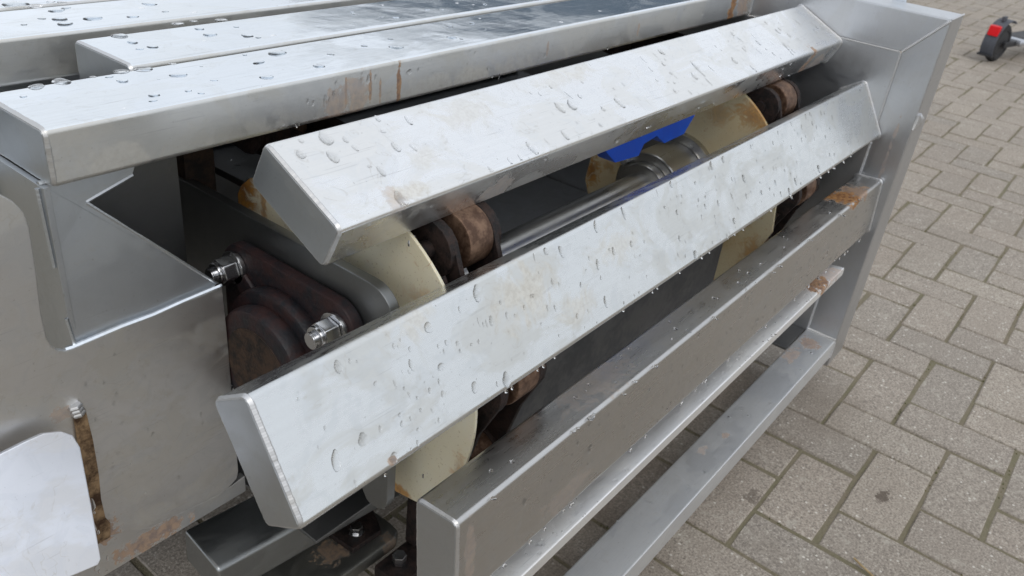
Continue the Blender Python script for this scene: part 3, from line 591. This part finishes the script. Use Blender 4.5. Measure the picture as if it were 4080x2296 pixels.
m_roll = plain("brown_worn_steel", (.085, .045, .028), (.24, .15, .10), 55, .42, .55, .3, .001)
def link_plate(p, q, x0, x1, hw):
    p, q = Vector(p), Vector(q); d = q - p; L = d.length; d.normalize(); nn = Vector((-d.y, d.x)); poly = []
    for k in range(9): a = R(90 + 180 * k / 8); poly.append(p + d * (hw * math.cos(a)) + nn * (hw * math.sin(a)))
    poly.append(p + d * (L * .35) - nn * (hw * .72)); poly.append(p + d * (L * .65) - nn * (hw * .72))
    for k in range(9): a = R(-90 + 180 * k / 8); poly.append(q + d * (hw * math.cos(a)) + nn * (hw * math.sin(a)))
    poly.append(p + d * (L * .65) + nn * (hw * .72)); poly.append(p + d * (L * .35) + nn * (hw * .72))
    return ext([tuple(v) for v in poly], 'X', x0, x1, .0012)
def chain(xc, half, a0, label):
    ch_ = root("roller_chain", (xc, YC, ZC), label, "chain", "heavy roller chains round the wheels")
    rp = .178
    pins = [(YC + rp * math.cos(R(a)), ZC + rp * math.sin(R(a))) for a in (a0 - 94, a0 - 47, a0, a0 + 47, a0 + 94, a0 + 141)]
    pins = [(.47, ZC + rp + .005), (.32, ZC + rp + .005)] + pins[1:] + [(.34, ZC - rp)]
    for i, (y, z) in enumerate(pins):
        o = part("roller", cyl('X', (y, z), .0310, xc - half * .46 + .006, xc + half * .50 + .006, 32, .0025), m_roll, ch_)
        part("pin", cyl('X', (y, z), .0095, xc - half - (.022 if xc < 0 else .006), xc + half + .012, 18, .0015), m_link, o)
        if i < 2 or xc > 0: continue
        rg = [(xc - half - .018 + .0045 * math.cos(t), y + .003, z + .0125 + .0055 * math.sin(t)) for t in [2 * math.pi * k / 14 for k in range(14)]]
        cb = sweep(rg, lambda i: .0014, 6, True); sweep([(xc - half - .018, y + .002, z + .009), (xc - half - .018, y - .004, z - .02)], lambda i: .0016, 6, False, cb)
        part("cotter_pin", cb, m_nut, o)
    for i, (p, q) in enumerate(zip(pins, pins[1:])):
        o_ = 0 if i % 2 else .0055
        for s in (-1, 1):
            x = xc + s * (half - .005 + o_ - .003)
            part("link_plate", link_plate(p, q, x - .0034, x + .0034, .030), m_link, ch_)
    for (p, q) in zip(pins[2:], pins[3:]):  # attachment brackets standing on the inner plates
        mid = (Vector(p) + Vector(q)) / 2; d = (Vector(q) - Vector(p)).normalized(); nn = Vector((-d.y, d.x))
        poly = [tuple(mid + d * u + nn * v) for u, v in ((-.045, -.018), (.045, -.018), (.03, .018), (-.03, .018))]
        part("bracket", ext(poly, 'X', xc - half - .014, xc - half - .006, .001), m_link, ch_)
    return ch_
chain(-.2465, .036, 125, "dark rusty roller chain beside the near cream wheel, brown roller showing between slats")
chain(.515, .045, 127, "dark rusty roller chain beside the far wheel, half hidden by the upper slat")
part('plastic_pad', ext([(-.030, -.245), (-.012, -.255), (-.016, -.290), (-.034, -.283)], 'X', -.226, -.205, .002), m_w1, [o for o in bpy.data.objects if o.name == 'roller_chain'][0])
# dark side pieces between wheels and chains
part("spacer_ring", cyl('X', (YC, ZC), .165, -.3015, -.290, 40, .002), m_link, [o for o in bpy.data.objects if o.name == "roller_chain"][0])
part("spacer_ring", cyl('X', (YC, ZC), .172, .4565, .468, 40, .002), m_link, [o for o in bpy.data.objects if o.name == "roller_chain.001"][0])

m_rub = plain("black_rubber", (.018, .019, .021), (.05, .053, .058), 30, .45, 0, .25)
m_slate = plain("slate_flight", (.045, .05, .056), (.11, .112, .115), 20, .5, 0, .2)
fl = root("conveyor_flight", (.1, .02, -.35), "flat slate grey flight board seen between middle and lower slats", "board")
fb = bmesh.new(); merge(fb, ext([(.02, -.255), (.028, -.25), (.028, -.43), (.02, -.435)], 'X', -.19, .40, .0015))
part("board", fb, m_slate, fl)
belt = root("conveyor_belt", (.05, .5, -.13), "wet grey conveyor belt under the top bars beside the brown upright", "belt")
bt = box(-.2985, .32, .262, .74, -.148, -.138, .002)
bl = part("belt", bt, metal("wet_grey_sheet", (.24, .25, .265), .38, .4, axis='N', brush=.2), belt)
part("crossbar", box(-.30, .31, .40, .425, -.1385, -.118, .004), m_slate, belt)
put_drops((.255, -.138, 0), [(rng.uniform(-.295, -.15), rng.uniform(.01, .14), 1.0) for _ in range(16)], bl, .0028, False, .6, 40, (-.295, -.1), (.0, .15), seed=14)
m_blue = plain("blue_plastic", (.006, .10, .72), (.01, .13, .82), 18, .38, 0, .1)
sb = root("blue_scraper", (.24, .11, -.15), "bright blue notched plastic scraper under the upper slat before the steel hub", "scraper")
part("blade", ext([(.09, -.112), (.113, -.137), (.1408, -.158), (.2042, -.1631), (.2138, -.148), (.248, -.1435), (.2772, -.1612), (.3369, -.1597), (.3596, -.1373), (.37, -.125)], 'Y', .100, .128, .0015), m_blue, sb)
part("fixing_bar", box(.10, .36, .129, .14, -.15, -.115, .002), m_link, sb)

# ================================================================ LOWER BRACKETS
m_galv = metal("dark_wet_galvanised", (.36, .38, .39), .36, .8)
tb = root("steel_tube", (-.3, .19, -.52), "dark wet square steel tube below the cheek plate at the bottom edge", "tube")
tbm = tube_bar(.1635, -.50, 0, .076, .05, -.4586, .05, .006)
bmesh.ops.rotate(tbm, verts=tbm.verts, cent=(-.4586, .1635, -.5), matrix=Matrix.Rotation(R(-6), 3, 'Z'))
part("tube", tbm, m_galv, tb)
m_slab = metal("stained_grey_plate", (.30, .30, .28), .45, 1.0, axis='N', brush=.3, rust=[((-.30, .165, -.6), (.03, .03, .02), .5), ((-.235, .127, -.61), (.02, .02, .02), .4)])
mt_ = root("bolted_mount", (-.27, .17, -.62), "grey stained plate with black bolted bracket under the middle slat", "bracket")
part("plate", ext([(-.42, .128), (-.226, .124), (-.214, .130), (-.212, .145), (-.212, .30), (-.42, .30)], 'Z', -.622, -.60, .004), m_slab, mt_)
part("bracket", ext([(-.2876, .208), (-.2836, .142), (-.236, .140), (-.205, .20), (-.205, .26), (-.27, .26)], 'Z', -.5995, -.590, .002), m_link, mt_)
part("bearing_block", cyl('Y', (-.235, -.545), .048, .19, .26, 28, .004), m_link, mt_)
for (x, y) in ((-.2655, .198), (-.2615, .160)):
    b_ = part("bolt", hexa('Z', (x, y), .0085, -.5895, -.578, 10, .001), m_nut, mt_)
    part("washer", cyl('Z', (x, y), .0105, -.5898, -.5872, 20, .0005), m_nut, b_)
lp_ = root("black_foot_clamp", (-.235, .09, -.63), "small black clamp with one shiny bolt left of the lower slat", "clamp")
part("pad", box(-.27, -.19, .07, .118, -.645, -.612, .003), m_link, lp_)
part("upright", box(-.215, -.19, .10, .118, -.61, -.44, .003), m_link, lp_)
part("bolt", hexa('Z', (-.2448, .0977), .0095, -.6115, -.597, 10, .001), m_nut, lp_)

# ================================================================ KICK SCOOTER
m_tyre = plain("tyre_rubber", (.012, .012, .013), (.03, .03, .032), 60, .7)
m_fend = plain("grey_plastic", (.055, .060, .075), (.08, .085, .10), 20, .5)
m_black = plain("black_plastic", (.012, .013, .015), (.025, .025, .028), 20, .5)
m_red, ntr, br_ = newmat("red_reflector"); br_.inputs['Base Color'].default_value = (.75, .0, .008, 1); br_.inputs['Roughness'].default_value = .3
m_deck = metal("scooter_aluminium", (.62, .64, .68), .4, .3)
kx, ky = 4.66, .31
scoot = root("kick_scooter", (kx, ky, ZG - .002), "parked dark kick scooter with red rear light on its mudguard", "scooter", rotz=R(-13))
def lbm_wheel(x, rw):
    o = part("wheel", None or cyl('Y', (x, rw), rw * .62, -.022, .022, 24, .004), m_black, scoot, local=True)
    rg = [(x + (rw - .024) * math.cos(t), 0, rw + (rw - .024) * math.sin(t)) for t in [2 * math.pi * k / 36 for k in range(36)]]
    tb2 = bmesh.new(); rings = []
    for k in range(36):
        t = 2 * math.pi * k / 36; rings.append([tb2.verts.new((x + (rw - .026 + .026 * math.cos(u)) * math.cos(t), .026 * math.sin(u), rw + (rw - .026 + .026 * math.cos(u)) * math.sin(t))) for u in [2 * math.pi * j / 10 for j in range(10)]])
    for k in range(36):
        for j in range(10): tb2.faces.new((rings[k][j], rings[k][(j + 1) % 10], rings[(k + 1) % 36][(j + 1) % 10], rings[(k + 1) % 36][j]))
    part("tyre", tb2, m_tyre, o)
    return o
lbm_wheel(0, .105); lbm_wheel(.86, .105)
fo = arc(0, .105, .128, 205, 60, 12); fi = arc(0, .105, .121, 60, 205, 12)
mg = part("mudguard", ext(fo + fi, 'Y', -.036, .036, .002), m_fend, scoot, local=True)
part("mudguard_lip", box(-.128, -.105, -.042, .042, .040, .052, .002), m_black, mg)
tl = cyl('X', (0, .182), .026, -.132, -.10, 4, .004)
tl = box(-.128, -.095, -.028, .028, .150, .205, .006)
part("tail_light", tl, m_red, mg)
part("hook", box(-.06, -.02, -.008, .008, .225, .250, .003), m_fend, mg)
part("fork", box(-.02, .20, .034, .046, .085, .115, .004), m_black, scoot, local=True)
part("fork", box(-.02, .20, -.046, -.034, .085, .115, .004), m_black, scoot, local=True)
part("deck", box(.13, .68, -.075, .075, .085, .125, .014), m_deck, scoot, local=True)
part("grip_mat", box(.18, .64, -.06, .06, .1255, .128, .001), m_black, scoot, local=True)
part("neck", sweep([(.66, 0, .11), (.76, 0, .16), (.83, 0, .30)], lambda i: .024, 12), m_deck, scoot, local=True)
part("stem", sweep([(.86, 0, .11), (.83, 0, .30), (.73, 0, 1.0)], lambda i: .019, 12), m_black, scoot, local=True)
part("handlebar", sweep([(.73, -.22, .99), (.73, .22, .99)], lambda i: .014, 12), m_black, scoot, local=True)

# ================================================================ STRAW ON THE PAVING
m_straw = plain("dry_straw", (.30, .21, .10), (.45, .34, .18), 50, .7)
stw = root("dry_straw", (.30, -.37, ZG), "pale bent bit of dry straw lying on the paving at the bottom", "straw")
part("stalk", sweep([(.322, -.343, ZG + .003), (.313, -.357, ZG + .005), (.308, -.372, ZG + .004), (.302, -.385, ZG + .003)], lambda i: .0016, 6), m_straw, stw)

# ================================================================ BUILDING ACROSS THE YARD (mirrored in the top bars)
m_wall = plain("dark_cladding", (.10, .145, .20), (.13, .18, .24), .8, .6, 0, 0)
m_glass = plain("window_glass", (.02, .025, .03), (.03, .035, .045), 1, .08, 0, 0)
hall = root("industrial_hall", (34, 17, ZG), "long dark clad hall across the yard beyond the top bars", "building", rotz=R(25))
wl_ = part("wall", box(0, 10, -4, 18, 0, 9.7, .02), m_wall, hall, local=True)
part("roof", box(-.3, 10.3, -4.3, 18.3, 9.702, 10.0, .05), m_fend, hall, local=True)
for k in range(6):
    w_ = part("window", box(-.06, -.004, -3 + 3.4 * k, -1 + 3.4 * k, 1.4, 3.4, .01), m_fend, wl_, local=True)
    part("pane", box(-.075, -.062, -2.85 + 3.4 * k, -1.15 + 3.4 * k, 1.55, 3.25, .002), m_glass, w_)
